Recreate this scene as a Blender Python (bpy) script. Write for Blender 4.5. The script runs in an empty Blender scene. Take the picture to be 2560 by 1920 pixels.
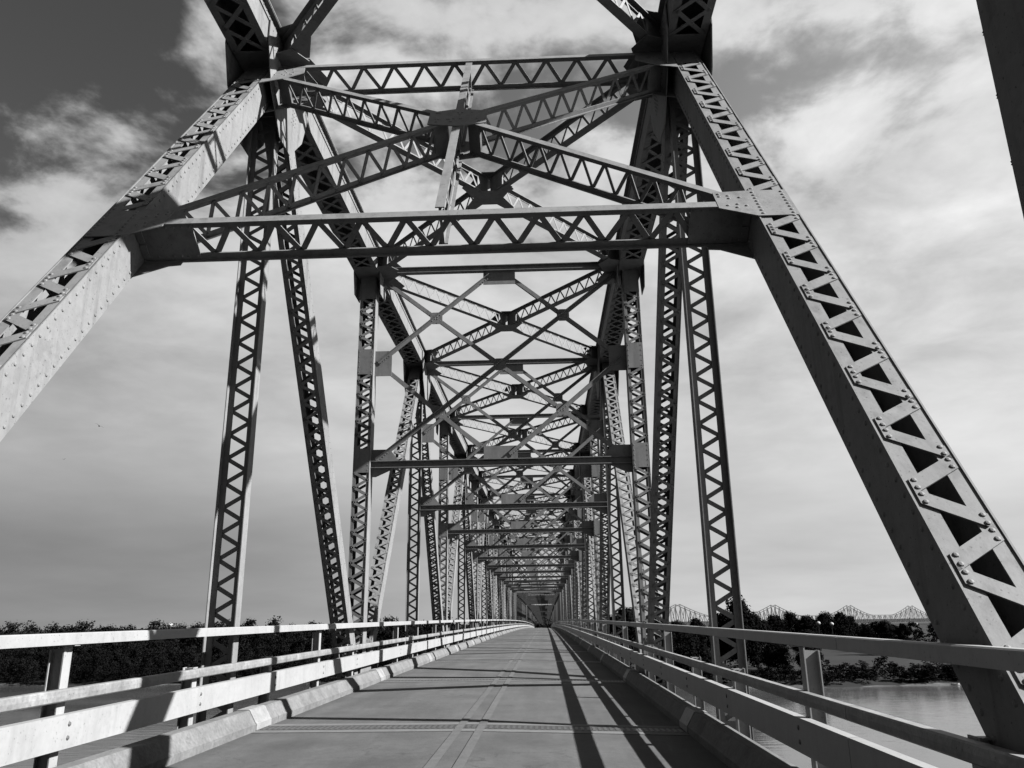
import bpy, math, random
from mathutils import Vector, Matrix
random.seed(7)
V = Vector
scene = bpy.context.scene
COL = scene.collection

# ------------------------------------------------------------------ camera
EYE = 1.65
F_PX, PITCH, YAW, ROLL = 1996.7, 0.2903, -0.0363, -0.0136
def cam_axes():
    cp, sp = math.cos(PITCH), math.sin(PITCH)
    cy, sy = math.cos(YAW), math.sin(YAW)
    F = V((sy*cp, cy*cp, sp)); R0 = V((cy, -sy, 0)); U0 = R0.cross(F)
    R = R0*math.cos(ROLL)+U0*math.sin(ROLL); U = -R0*math.sin(ROLL)+U0*math.cos(ROLL)
    return F, R, U
cF, cR, cU = cam_axes()
cam_d = bpy.data.cameras.new('camera'); cam = bpy.data.objects.new('camera', cam_d); COL.objects.link(cam)
m = Matrix((( cR.x, cU.x, -cF.x, 0), (cR.y, cU.y, -cF.y, 0), (cR.z, cU.z, -cF.z, EYE), (0, 0, 0, 1)))
cam.matrix_world = m
cam_d.sensor_width = 36.0; cam_d.sensor_fit = 'HORIZONTAL'
cam_d.lens = F_PX/2560*36; cam_d.clip_start = 0.05; cam_d.clip_end = 20000
scene.camera = cam

# ------------------------------------------------------------------ sun, sky, exposure
EXPO = 2.8
TO_SUN = V((1.0, -0.19, 0.71)).normalized()
sun_d = bpy.data.lights.new('sun', 'SUN'); sun_d.energy = 5.0; sun_d.angle = math.radians(0.55); sun_d.color = (1, 1, 1)
sun = bpy.data.objects.new('sun', sun_d); COL.objects.link(sun)
sun.rotation_euler = TO_SUN.to_track_quat('Z', 'Y').to_euler(); sun.location = (40, -8, 40)
scene.view_settings.view_transform = 'Standard'; scene.view_settings.look = 'None'
scene.view_settings.exposure = EXPO; scene.view_settings.gamma = 1.0
scene.view_settings.use_curve_mapping = False

world = bpy.data.worlds.new('World'); scene.world = world; world.use_nodes = True
def build_world():
    nt = world.node_tree; N = nt.nodes; L = nt.links; N.clear()
    def nd(t, **k):
        n = N.new(t)
        for a, b in k.items(): setattr(n, a, b)
        return n
    def lk(a, b): L.new(a, b)
    def mth(op, a, b=None, c=None, clamp=False):
        n = nd('ShaderNodeMath', operation=op); n.use_clamp = clamp
        for i, x in enumerate((a, b, c)):
            if x is None: continue
            if isinstance(x, (int, float)): n.inputs[i].default_value = x
            else: lk(x, n.inputs[i])
        return n.outputs[0]
    def mix(f, a, b):                       # scalar mix
        n = nd('ShaderNodeMix', data_type='FLOAT')
        for i, x in ((0, f), (2, a), (3, b)):
            if isinstance(x, (int, float)): n.inputs[i].default_value = x
            else: lk(x, n.inputs[i])
        return n.outputs[0]
    def smooth(x, a, b):
        n = nd('ShaderNodeMapRange', interpolation_type='SMOOTHSTEP')
        n.inputs[1].default_value = a; n.inputs[2].default_value = b
        lk(x, n.inputs[0]); return n.outputs[0]
    tc = nd('ShaderNodeTexCoord'); sp = nd('ShaderNodeSeparateXYZ'); lk(tc.outputs['Generated'], sp.inputs[0])
    X, Y, Z = sp.outputs
    zz = mth('ADD', mth('MAXIMUM', Z, 0.0), 0.16)
    cb = nd('ShaderNodeCombineXYZ'); lk(mth('DIVIDE', X, zz), cb.inputs[0]); lk(mth('DIVIDE', Y, zz), cb.inputs[1])
    cb.inputs[2].default_value = 3.7
    def noise(scale, detail, rough, dist, vec=None, off=0.0):
        n = nd('ShaderNodeTexNoise'); n.inputs['Scale'].default_value = scale; n.inputs['Detail'].default_value = detail
        n.inputs['Roughness'].default_value = rough; n.inputs['Distortion'].default_value = dist
        mp = nd('ShaderNodeMapping'); mp.inputs['Location'].default_value = (off, off*0.7, off*1.3)
        lk(vec or cb.outputs[0], mp.inputs[0]); lk(mp.outputs[0], n.inputs['Vector']); return n.outputs[0]
    big = noise(1.15, 9, 0.55, 0.25, off=CLOUD_OFF)
    fine = noise(3.3, 9, 0.58, 0.30, off=9.0+CLOUD_OFF)
    hi = smooth(Z, 0.10, 0.42)
    tiny = noise(8.0, 7, 0.55, 0.25, off=33.0+CLOUD_OFF)
    tiny = mth('ADD', 0.5, mth('MULTIPLY', mth('SUBTRACT', tiny, 0.5), mix(hi, 0.05, 1.0)))
    fine = mth('ADD', 0.5, mth('MULTIPLY', mth('SUBTRACT', fine, 0.5), mix(hi, 0.12, 1.0)))
    big = mth('ADD', 0.5, mth('MULTIPLY', mth('SUBTRACT', big, 0.5), mix(hi, 0.35, 1.0)))
    soft = noise(0.8, 3, 0.5, 0.0, off=21.0)
    streak_v = nd('ShaderNodeCombineXYZ'); lk(mth('MULTIPLY', X, 1.3), streak_v.inputs[0]); lk(mth('MULTIPLY', Y, 1.3), streak_v.inputs[1]); lk(mth('MULTIPLY', Z, 6.0), streak_v.inputs[2])
    streak = noise(1.5, 5, 0.5, 0.3, vec=streak_v.outputs[0], off=2.0)
    # broken cloud overhead, closing up to an even veil toward the horizon, denser on the sun's side
    puff = mth('ADD', mth('ADD', mth('MULTIPLY', big, 0.40), mth('MULTIPLY', tiny, 0.20)), mth('MULTIPLY', fine, 0.40))
    veil = smooth(Z, 0.60, 0.28)
    cover = mth('ADD', puff, mth('ADD', mth('MULTIPLY', X, 0.11), mth('MULTIPLY', veil, 0.23)))
    cover = mth('ADD', cover, mth('ADD', mth('MULTIPLY', smooth(Z, 0.30, 0.14), 0.3), mth('MULTIPLY', smooth(Z, 0.56, 0.72), 0.10)))
    mask = smooth(cover, 0.475, 0.575)
    # cloud light: brighter on the sun's side, duller low down on the far side
    lum = mth('ADD', 0.66, mth('MULTIPLY', X, 0.20)); lum = mth('MINIMUM', mth('MAXIMUM', lum, 0.50), 0.80)
    hz = smooth(Z, 0.06, 0.24)
    low = mix(smooth(X, -0.50, 0.30), 0.52, 0.92)
    lum = mth('MULTIPLY', lum, mix(hz, low, 1.0))
    thick = mth('MULTIPLY', mth('SUBTRACT', puff, 0.5), mix(veil, 2.1, 1.5))
    tex = mth('ADD', mth('MULTIPLY', mth('SUBTRACT', soft, 0.5), 0.45), mth('MULTIPLY', mth('SUBTRACT', streak, 0.5), 0.40))
    body = mth('ADD', 0.93, mth('ADD', tex, mth('ADD', thick, mth('MULTIPLY', mth('SUBTRACT', fine, 0.5), 0.35))))
    cloud = mth('MULTIPLY', lum, mth('MAXIMUM', body, 0.35))
    sky = nd('ShaderNodeTexSky'); sky.sky_type = 'NISHITA'; sky.sun_disc = False
    sky.sun_elevation = math.asin(TO_SUN.z); sky.sun_rotation = math.atan2(TO_SUN.x, TO_SUN.y)
    sky.air_density = 1.0; sky.dust_density = 0.6; sky.ozone_density = 1.0
    sc = nd('ShaderNodeSeparateColor'); lk(sky.outputs[0], sc.inputs[0])
    red = sc.outputs[0]                         # the photograph is black and white: one channel of the sky
    clear = mth('MULTIPLY', red, mth('MAXIMUM', mth('ADD', 1.0, mth('MULTIPLY', X, 1.6)), 0.45))
    clear = mth('MULTIPLY', clear, CLEAR_GAIN)
    out = mix(mask, clear, mth('MULTIPLY', cloud, 10.0/2**EXPO))
    gr = nd('ShaderNodeCombineColor'); [lk(out, gr.inputs[i]) for i in range(3)]
    bg = nd('ShaderNodeBackground'); bg.inputs[1].default_value = 0.1; lk(gr.outputs[0], bg.inputs[0])
    wo = nd('ShaderNodeOutputWorld'); lk(bg.outputs[0], wo.inputs[0])
CLOUD_OFF = 140.8
CLEAR_GAIN = 0.25
build_world()

# ------------------------------------------------------------------ materials
def mat(name, base, rough=0.6, var=0.15, scale=3.0, spec=0.4, metal=0.0, streak=0.0, speck=0.0, bump=0.0, bscale=60.0, dark=0.5, spots=0.0):
    base = base*0.76
    mt = bpy.data.materials.new(name); mt.use_nodes = True
    nt = mt.node_tree; N = nt.nodes; L = nt.links; b = N['Principled BSDF']
    b.inputs['Roughness'].default_value = rough; b.inputs['Metallic'].default_value = metal
    b.inputs['Specular IOR Level'].default_value = spec
    geo = N.new('ShaderNodeNewGeometry')
    def noise(sc, det, r=0.6, vec=None):
        n = N.new('ShaderNodeTexNoise'); n.inputs['Scale'].default_value = sc; n.inputs['Detail'].default_value = det; n.inputs['Roughness'].default_value = r
        L.new(vec or geo.outputs['Position'], n.inputs['Vector']); return n.outputs[0]
    def mp(x, a, c, lo, hi):
        n = N.new('ShaderNodeMapRange'); n.inputs[1].default_value = a; n.inputs[2].default_value = c; n.inputs[3].default_value = lo; n.inputs[4].default_value = hi
        L.new(x, n.inputs[0]); return n.outputs[0]
    def mul(a, c):
        n = N.new('ShaderNodeMath'); n.operation = 'MULTIPLY'
        for i, x in enumerate((a, c)):
            if isinstance(x, (int, float)): n.inputs[i].default_value = x
            else: L.new(x, n.inputs[i])
        return n.outputs[0]
    val = mp(noise(scale, 6), 0.3, 0.7, base*(1-var), base*(1+var))
    val = mul(val, mp(noise(scale*9, 4), 0.35, 0.65, 1-var*0.5, 1+var*0.5))
    if streak:
        mpg = N.new('ShaderNodeMapping'); mpg.inputs['Scale'].default_value = (7, 7, 0.5); L.new(geo.outputs['Position'], mpg.inputs[0])
        val = mul(val, mp(noise(1.0, 5, 0.6, mpg.outputs[0]), 0.5, 0.75, 1.0, 1-streak))
    if speck:
        val = mul(val, mp(noise(38, 2, 0.5), 0.66, 0.72, 1.0, 1-speck))
    if spots:
        val = mul(val, mp(noise(2.2, 7, 0.7), 0.60, 0.66, 1.0, 1-spots))
    cc = N.new('ShaderNodeCombineColor')
    for i in range(3): L.new(val, cc.inputs[i])
    L.new(cc.outputs[0], b.inputs['Base Color'])
    if bump:
        bp = N.new('ShaderNodeBump'); bp.inputs['Strength'].default_value = bump; bp.inputs['Distance'].default_value = 0.01
        L.new(noise(bscale, 5), bp.inputs['Height']); L.new(bp.outputs[0], b.inputs['Normal'])
    return mt
M = {}
M['steel'] = mat('painted_steel', 0.083, 0.66, 0.12, 1.3, 0.08, streak=0.34, speck=0.5, spots=0.16, bump=0.14, bscale=25)
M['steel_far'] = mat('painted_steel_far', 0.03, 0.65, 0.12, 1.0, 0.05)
M['rail'] = mat('white_rail_paint', 0.124, 0.55, 0.08, 1.6, 0.25, streak=0.14, speck=0.45, spots=0.06, bump=0.1, bscale=30)
M['rail_mid'] = mat('weathered_rail_paint', 0.085, 0.6, 0.35, 2.5, 0.3, streak=0.2, speck=0.4, spots=0.25, bump=0.2, bscale=30)
M['post'] = mat('rail_post_paint', 0.035, 0.55, 0.15, 2.0, 0.3, streak=0.25)
M['concrete'] = mat('kerb_concrete', 0.055, 0.9, 0.32, 2.2, 0.2, speck=0.4, spots=0.35, bump=0.5, bscale=35)
M['plate'] = mat('kerb_cover_plate', 0.095, 0.6, 0.25, 4.0, 0.3, speck=0.5, spots=0.4)
def roadmat():
    mt = bpy.data.materials.new('road_surface'); mt.use_nodes = True
    N = mt.node_tree.nodes; L = mt.node_tree.links; b = N['Principled BSDF']; b.inputs['Roughness'].default_value = 0.88; b.inputs['Specular IOR Level'].default_value = 0.2
    geo = N.new('ShaderNodeNewGeometry')
    def mapped(sx, sy, sz):
        m_ = N.new('ShaderNodeMapping'); m_.inputs['Scale'].default_value = (sx, sy, sz); L.new(geo.outputs['Position'], m_.inputs[0]); return m_.outputs[0]
    def noise(vec, sc, det, r=0.6, d=0.0):
        n = N.new('ShaderNodeTexNoise'); n.inputs['Scale'].default_value = sc; n.inputs['Detail'].default_value = det; n.inputs['Roughness'].default_value = r; n.inputs['Distortion'].default_value = d
        L.new(vec, n.inputs['Vector']); return n.outputs[0]
    def rng_(x, a, c, lo, hi):
        n = N.new('ShaderNodeMapRange'); n.inputs[1].default_value = a; n.inputs[2].default_value = c; n.inputs[3].default_value = lo; n.inputs[4].default_value = hi; L.new(x, n.inputs[0]); return n.outputs[0]
    def op(o, a, c):
        n = N.new('ShaderNodeMath'); n.operation = o
        for i, x in enumerate((a, c)):
            if isinstance(x, (int, float)): n.inputs[i].default_value = x
            else: L.new(x, n.inputs[i])
        return n.outputs[0]
    iso = mapped(1, 1, 1)
    val = rng_(noise(iso, 0.7, 7), 0.3, 0.7, 0.0165, 0.0295)
    val = op('MULTIPLY', val, rng_(noise(mapped(3.0, 0.22, 1), 1.0, 6), 0.3, 0.7, 0.82, 1.16))          # lengthwise wear
    val = op('MULTIPLY', val, rng_(noise(iso, 9, 5, 0.7), 0.3, 0.7, 0.85, 1.14))
    val = op('MULTIPLY', val, rng_(noise(iso, 55, 3, 0.6), 0.3, 0.7, 0.80, 1.2))                          # grit
    val = op('MULTIPLY', val, rng_(noise(iso, 3.1, 8, 0.72, 0.6), 0.60, 0.68, 1.0, 0.66))                  # stains
    val = op('MULTIPLY', val, rng_(noise(iso, 17, 3, 0.5), 0.70, 0.74, 1.0, 0.55))                         # spots
    # wheel tracks
    sp_ = N.new('ShaderNodeSeparateXYZ'); L.new(geo.outputs['Position'], sp_.inputs[0])
    xx = op('ABSOLUTE', op('SUBTRACT', op('ABSOLUTE', op('SUBTRACT', op('ABSOLUTE', op('SUBTRACT', sp_.outputs[0], X0_ROAD), 0.0), 1.65), 0.0), 0.75), 0.0)
    val = op('MULTIPLY', val, rng_(xx, 0.0, 0.42, 0.90, 1.0))
    # darker along the kerbs, with an uneven edge
    ed = op('ABSOLUTE', op('SUBTRACT', sp_.outputs[0], X0_ROAD), 0.0)
    val = op('MULTIPLY', val, rng_(op('ADD', ed, op('MULTIPLY', noise(iso, 2.0, 5), 0.5)), 3.25, 3.6, 1.0, 0.74))
    # cracks
    vo = N.new('ShaderNodeTexVoronoi'); vo.feature = 'DISTANCE_TO_EDGE'; vo.inputs['Scale'].default_value = 0.42
    wv = N.new('ShaderNodeVectorMath'); wv.operation = 'ADD'; nz = N.new('ShaderNodeTexNoise'); nz.inputs['Scale'].default_value = 2.2; nz.inputs['Detail'].default_value = 5; L.new(geo.outputs['Position'], nz.inputs['Vector'])
    L.new(nz.outputs['Color'], wv.inputs[0]); L.new(geo.outputs['Position'], wv.inputs[1]); L.new(wv.outputs[0], vo.inputs['Vector'])
    cr = rng_(vo.outputs['Distance'], 0.002, 0.007, 0.62, 1.0)
    gate = rng_(noise(iso, 0.35, 3), 0.50, 0.58, 1.0, 0.0)
    val = op('MULTIPLY', val, op('MAXIMUM', cr, gate))
    cc = N.new('ShaderNodeCombineColor')
    for i in range(3): L.new(val, cc.inputs[i])
    L.new(cc.outputs[0], b.inputs['Base Color'])
    bp = N.new('ShaderNodeBump'); bp.inputs['Strength'].default_value = 0.45; bp.inputs['Distance'].default_value = 0.012
    L.new(noise(iso, 70, 4), bp.inputs['Height']); L.new(bp.outputs[0], b.inputs['Normal'])
    return mt
X0_ROAD = -1.2
M['road'] = roadmat()
M['line'] = mat('worn_road_paint', 0.037, 0.85, 0.22, 5.0, 0.2, speck=0.3, spots=0.30, bump=0.3, bscale=90)
M['jointlight'] = mat('joint_concrete', 0.048, 0.8, 0.15, 5.0, 0.25, spots=0.2)
M['jointdark'] = mat('joint_steel', 0.015, 0.6, 0.2, 6.0, 0.3)
M['tooth'] = mat('joint_tooth_steel', 0.026, 0.5, 0.2, 6.0, 0.4)
M['pier'] = mat('pier_concrete', 0.2, 0.9, 0.2, 0.4, 0.2, streak=0.3)
M['bank'] = mat('bank_soil_grass', 0.0034, 0.95, 0.55, 0.03, 0.1)
M['shore'] = mat('shore_sand', 0.03, 0.95, 0.5, 0.15, 0.1)
M['farsteel'] = mat('pale_bridge_paint', 0.013, 0.6, 0.05, 0.05, 0.2)
M['white'] = mat('white_paint', 0.14, 0.6, 0.05, 0.5, 0.3)
M['trunk'] = mat('bark', 0.008, 0.9, 0.3, 2.0, 0.1)
M['bird'] = mat('dark_feather', 0.02, 0.8, 0.1, 5.0, 0.1)
def leafmat(name, base):
    mt = mat(name, base, 1.0, 0.45, 0.25, 0.0)
    return mt
M['leaf'] = [leafmat('foliage_%d' % i, c) for i, c in enumerate((0.0034, 0.0040, 0.0030))]
def watermat():
    mt = bpy.data.materials.new('river_water'); mt.use_nodes = True
    N = mt.node_tree.nodes; L = mt.node_tree.links; b = N['Principled BSDF']
    b.inputs['Base Color'].default_value = (0.022, 0.022, 0.022, 1); b.inputs['Roughness'].default_value = 0.1
    b.inputs['IOR'].default_value = 1.33; b.inputs['Specular IOR Level'].default_value = 0.9
    geo = N.new('ShaderNodeNewGeometry'); mp = N.new('ShaderNodeMapping'); mp.inputs['Scale'].default_value = (0.35, 1.0, 1.0)
    L.new(geo.outputs['Position'], mp.inputs[0])
    n1 = N.new('ShaderNodeTexNoise'); n1.inputs['Scale'].default_value = 0.5; n1.inputs['Detail'].default_value = 6; L.new(mp.outputs[0], n1.inputs['Vector'])
    bp = N.new('ShaderNodeBump'); bp.inputs['Strength'].default_value = 0.5; bp.inputs['Distance'].default_value = 0.15
    L.new(n1.outputs[0], bp.inputs['Height']); L.new(bp.outputs[0], b.inputs['Normal'])
    n2 = N.new('ShaderNodeTexNoise'); n2.inputs['Scale'].default_value = 0.03; n2.inputs['Detail'].default_value = 6; L.new(mp.outputs[0], n2.inputs['Vector'])
    r = N.new('ShaderNodeMapRange'); r.inputs[1].default_value = 0.35; r.inputs[2].default_value = 0.7; r.inputs[3].default_value = 0.06; r.inputs[4].default_value = 0.18
    L.new(n2.outputs[0], r.inputs[0]); L.new(r.outputs[0], b.inputs['Roughness'])
    return mt
M['water'] = watermat()

# ------------------------------------------------------------------ mesh helpers
class MB:
    def __init__(s): s.v = []; s.f = []
    def box(s, c, a, b, d):
        n = len(s.v)
        for i in (-1, 1):
            for j in (-1, 1):
                for k in (-1, 1): s.v.append(c + a*i + b*j + d*k)
        s.f += [(n, n+1, n+3, n+2), (n+4, n+6, n+7, n+5), (n, n+4, n+5, n+1), (n+2, n+3, n+7, n+6), (n, n+2, n+6, n+4), (n+1, n+5, n+7, n+3)]
    def bar(s, p, q, nrm, wid, thk, ext=0.0):
        d = q-p; l = d.length; d = d/l; w = nrm.cross(d).normalized(); nn = d.cross(w)
        s.box((p+q)/2, d*(l/2+ext), w*(wid/2), nn*(thk/2))
    def prism(s, pts, nrm, thk):
        n = len(s.v); k = len(pts); h = nrm*(thk/2)
        s.v += [p-h for p in pts] + [p+h for p in pts]
        s.f.append(tuple(range(n+k-1, n-1, -1))); s.f.append(tuple(range(n+k, n+2*k)))
        for i in range(k):
            j = (i+1) % k; s.f.append((n+i, n+j, n+k+j, n+k+i))
    def rivet(s, p, nrm, r=0.02):
        t = V((0, 0, 1)) if abs(nrm.z) < 0.9 else V((1, 0, 0))
        e1 = nrm.cross(t).normalized(); e2 = nrm.cross(e1); n = len(s.v); K = 8
        for rr, h in ((1.0, 0.0), (0.74, 0.40)):
            for i in range(K):
                a = 2*math.pi*i/K; s.v.append(p + (e1*math.cos(a)+e2*math.sin(a))*r*rr + nrm*(r*h))
        s.v.append(p + nrm*(r*0.58))
        for i in range(K):
            j = (i+1) % K
            s.f.append((n+i, n+j, n+K+j, n+K+i)); s.f.append((n+K+i, n+K+j, n+2*K))
    def build(s, name, material, parent=None, smooth=False):
        me = bpy.data.meshes.new(name); me.from_pydata([tuple(x) for x in s.v], [], s.f); me.materials.append(material); me.update()
        o = bpy.data.objects.new(name, me); COL.objects.link(o)
        if parent: o.parent = parent
        return o
def tag(o, label=None, cat=None, group=None, kind=None):
    for k, x in (('label', label), ('category', cat), ('group', group), ('kind', kind)):
        if x: o[k] = x
    return o
def empty(name, loc=(0, 0, 0)):
    o = bpy.data.objects.new(name, None); o.empty_display_size = 0.3; o.location = loc; COL.objects.link(o); return o

# ------------------------------------------------------------------ the bridge's layout
X0 = -1.2; HT = 4.08                    # axis and half the spacing of the trusses
YN, P = 13.44, 9.68                     # first full panel point in view, panel length
KERB = 3.31; RAIL = 3.65
ZT, ZB = 12.27, -0.75                   # chord centres above the deck
Z_STRUT, Z_MID, Z_TOP = 6.0, 9.15, 12.20
NPAN = 12
def dz(y):
    if y < 340: return 0.0077*y - 3.0e-5*y*y
    return dz(339.999) - 0.0127*(y-340)
CROSS = -0.026
def cf(x): return CROSS*max(0.0, x-X0)
def YP(n): return YN + n*P
def pt(side, n, z): y = YP(n); return V((X0+side*HT, y, z+dz(y)))
UX, UY, UZ = V((1, 0, 0)), V((0, 1, 0)), V((0, 0, 1))

bridge = empty('truss_bridge', (0, 0, 0))
tag(bridge, 'tall riveted steel truss bridge carrying the roadway, with laced posts and braced portal', 'bridge')

_bar_cache = {}
def bar_mesh(L, wid, thk, rivs, r, material, shear):
    key = (round(L, 4), wid, thk, rivs, r, material.name, round(shear, 3))
    if key in _bar_cache: return _bar_cache[key]
    b = MB(); h = wid/2; e = L/2
    # flat bar, its ends cut parallel to the flange it is riveted to
    k = shear*h
    b.prism([V((-e-k, -h, 0)), V((e-k, -h, 0)), V((e+k, h, 0)), V((-e+k, h, 0))], UZ, thk)
    if rivs:
        for sx in (-1, 1):
            for t in ((-0.26, 0.26) if rivs == 2 else (0.0,)):
                b.rivet(V((sx*(e-0.045)+shear*t*wid, t*wid, thk/2)), UZ, r)
    me = bpy.data.meshes.new('lacing_bar'); me.from_pydata([tuple(x) for x in b.v], [], b.f); me.materials.append(material); me.update()
    _bar_cache[key] = me
    return me
def bar_object(p, q, nrm, wid, thk, parent, rivs=1, r=0.018, material=None, ext=0.05, edge=None):
    d = q-p; L = d.length + 2*ext; d = d.normalized(); w = nrm.cross(d).normalized(); nn = d.cross(w)
    shear = max(-1.2, min(1.2, edge.dot(d)/edge.dot(w))) if edge else 0.0
    o = bpy.data.objects.new('lacing_bar', bar_mesh(L, wid, thk, rivs, r, material or M['steel'], shear)); COL.objects.link(o)
    c = (p+q)/2
    o.parent = parent
    o.matrix_local = Matrix(((d.x, w.x, nn.x, c.x), (d.y, w.y, nn.y, c.y), (d.z, w.z, nn.z, c.z), (0, 0, 0, 1)))
    return o
def axes(p0, p1, u):
    a = (p1-p0).normalized(); u = (u - a*a.dot(u)).normalized(); return a, u, a.cross(u)

def zigzag(s0, s1, half, gap=0.0):
    """bars between s0 and s1 alternating side; yields (sa, sidea, sb, sideb)"""
    n = max(1, int(round((s1-s0)/half))); h = (s1-s0)/n; side = -1
    for i in range(n):
        yield s0+i*h+gap, side, s0+(i+1)*h-gap, -side
        side = -side

def laced_box(name, p0, p1, u, hw, d, half, bar_w, fl=0.11, obj_faces=(), ends=(0.5, 0.5), plates=(), double=False,
              web_riv=0.0, bar_riv=0, riv_r=0.02, gap=0.0, faces=(-1, 1), material=None, thk=0.016, near_riv=None):
    """two side plates joined by lacing on the faces; u = across, w = through"""
    mt = material or M['steel']
    a, u, w = axes(p0, p1, u); L = (p1-p0).length; mid = (p0+p1)/2
    b = MB(); lac = MB()
    for s in (-1, 1):
        b.box(mid + u*(s*(hw-thk/2)), a*(L/2), w*(d/2), u*(thk/2))
        for f in (-1, 1):
            b.box(mid + u*(s*(hw-thk-fl/2)) + w*(f*(d/2-0.012-thk/2)), a*(L/2), u*(fl/2), w*(thk/2))
        if web_riv:
            n = int(L/web_riv)
            for i in range(n):
                for f in (-1, 1):
                    c = p0 + a*((i+0.5)*web_riv) + w*(f*(d/2-0.075))
                    # rivets on the inner side (towards the road) of each plate pair
                    b.rivet(c + u*(-hw if u.dot(UX)*mid_side(mid) > 0 else hw), u*(-1 if u.dot(UX)*mid_side(mid) > 0 else 1), riv_r) if s == 1 else None
    runs = []; cuts = sorted(plates); cur = ends[0]
    for (c0, c1) in cuts: runs.append((cur, c0)); cur = c1
    runs.append((cur, L-ends[1]))
    for f in faces:
        off = f*(d/2-0.012+0.008)
        for (c0, c1) in list(cuts) + [(0.02, ends[0]), (L-ends[1], L-0.02)]:
            if c1-c0 < 0.05: continue
            b.box(p0 + a*((c0+c1)/2) + w*off, a*((c1-c0)/2), u*(hw-thk-0.008), w*0.007)
            if near_riv and f == -1:
                k = int((c1-c0)/0.14)
                for i in range(k):
                    for s in (-1, 1): b.rivet(p0 + a*(c0+(i+0.5)*(c1-c0)/k) + u*(s*(hw-thk-fl*0.5)) + w*(f*(d/2+0.003)), w*f, riv_r)
        for (c0, c1) in runs:
            for k in ((-1, 1) if double else (1,)):
                for (sa, ia, sb, ib) in zigzag(c0, c1, half, gap):
                    uu = hw-thk-fl*0.5
                    q0 = p0+a*sa+u*(ia*k*uu)+w*(off+0.002*k*f); q1 = p0+a*sb+u*(ib*k*uu)+w*(off+0.002*k*f)
                    if f in obj_faces: pend.append((q0, q1, w*f, bar_w, bar_riv, riv_r))
                    else:
                        lac.bar(q0, q1, w, bar_w, 0.011, 0.045)
                        if bar_riv and f == -1:
                            lac.rivet(q1 - w*0.006, -w, riv_r)
    o = b.build(name, mt, bridge)
    if lac.v: tag(lac.build('lacing', mt, o), kind='stuff')
    for (q0, q1, n, bw, rv, rr) in pend: bar_object(q0, q1, n, bw, 0.012, o, rv, rr, mt, 0.045, a)
    pend.clear()
    return o
pend = []
def mid_side(c): return 1 if c.x > X0 else -1

def laced_I(name, p0, p1, w, depth, fw, half, bar_w, objs=False, ends=(0.4, 0.4), stem=0.10, parent=None, riv=0, material=None, flmode=(1, 1), web_ends=True, gap=0.0, riv_r=0.016, plates=()):
    """two flanges at +-depth/2 along w, joined by a laced web in the plane of axis and w"""
    mt = material or M['steel']
    a = (p1-p0).normalized(); w = (w - a*a.dot(w)).normalized(); n = a.cross(w); L = (p1-p0).length; mid = (p0+p1)/2
    b = MB(); lac = MB()
    for f in (-1, 1):
        b.box(mid + w*(f*(depth/2-0.008)), a*(L/2), n*(fw/2), w*0.008)
        b.box(mid + w*(f*(depth/2-0.016-stem/2)), a*(L/2), n*0.012, w*(stem/2))
    cuts = sorted(plates)
    for (c0, c1) in cuts + ([(0, ends[0]), (L-ends[1], L)] if web_ends else []):
        if c1-c0 > 0.04: b.box(p0 + a*((c0+c1)/2), a*((c1-c0)/2), w*(depth/2-0.017), n*0.018)
    runs = []; cur = ends[0]
    for (c0, c1) in cuts: runs.append((cur, c0)); cur = c1
    runs.append((cur, L-ends[1]))
    prs = []
    for (c0, c1) in runs:
        for (sa, ia, sb, ib) in zigzag(c0, c1, half, gap):
            uu = depth/2-0.016-stem*0.55
            prs.append((p0+a*sa+w*(ia*uu)+n*0.018, p0+a*sb+w*(ib*uu)+n*0.018))
    if not objs:
        for q0, q1 in prs:
            lac.bar(q0, q1, n, bar_w, 0.011, 0.035)
            if riv: lac.rivet(q1 + n*0.006, n, riv_r); lac.rivet(q1 - n*0.032, -n, riv_r)
    o = b.build(name, mt, parent or bridge)
    if lac.v: tag(lac.build('lacing', mt, o), kind='stuff')
    if objs:
        for q0, q1 in prs: bar_object(q0, q1, n, bar_w, 0.012, o, riv, riv_r, mt, 0.035, a)
    return o

# ------------------------------------------------------------------ deck: road, kerbs, markings, joints
Y_BACK, Y_FAR = -30.0, 745.0
def ysteps(y0, y1):
    r = [y0]
    while r[-1] < y1-0.01: r.append(min(y1, r[-1] + (2.42 if r[-1] < 140 else 8)))
    return r
def strip(prof, y0, y1, x0, closed=False, zoff=0.0, sx=1):
    """sweeps a profile of (x, z) along the road"""
    b = MB(); ys = ysteps(y0, y1); k = len(prof)
    for y in ys:
        for (x, z) in prof: b.v.append(V((x0+sx*x, y, z+dz(y)+zoff+cf(x0+sx*x))))
    for i in range(len(ys)-1):
        for j in range(k if closed else k-1):
            j2 = (j+1) % k; q = (i*k+j, i*k+j2, (i+1)*k+j2, (i+1)*k+j)
            b.f.append(q if sx > 0 else q[::-1])
    if closed:
        b.f.append(tuple(range(k))[::-1]); n = (len(ys)-1)*k; b.f.append(tuple(range(n, n+k)))
    return b
road = strip([(-KERB-0.3, 0), (0, 0), (KERB+0.3, 0), (KERB+0.3, -0.22), (0, -0.22), (-KERB-0.3, -0.22)], Y_BACK, Y_FAR, X0, True).build('road', M['road'])
tag(road, kind='structure')
kerbs = []
for s in (-1, 1):
    prof = [(KERB, -0.02), (KERB-0.004, 0.10), (KERB+0.015, 0.12), (KERB+0.11, 0.285), (KERB+0.13, 0.30), (KERB+0.31, 0.296), (KERB+0.31, -0.21)]
    k = strip(prof, Y_BACK, Y_FAR, X0, True, sx=s).build('kerb', M['concrete']); tag(k, kind='structure'); kerbs.append(k)
for sx in (-0.165, 0.165):
    strip([(sx-0.062, 0), (sx+0.062, 0)], Y_BACK, 330, X0, zoff=0.013).build('centre_line', M['line'], road)
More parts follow.
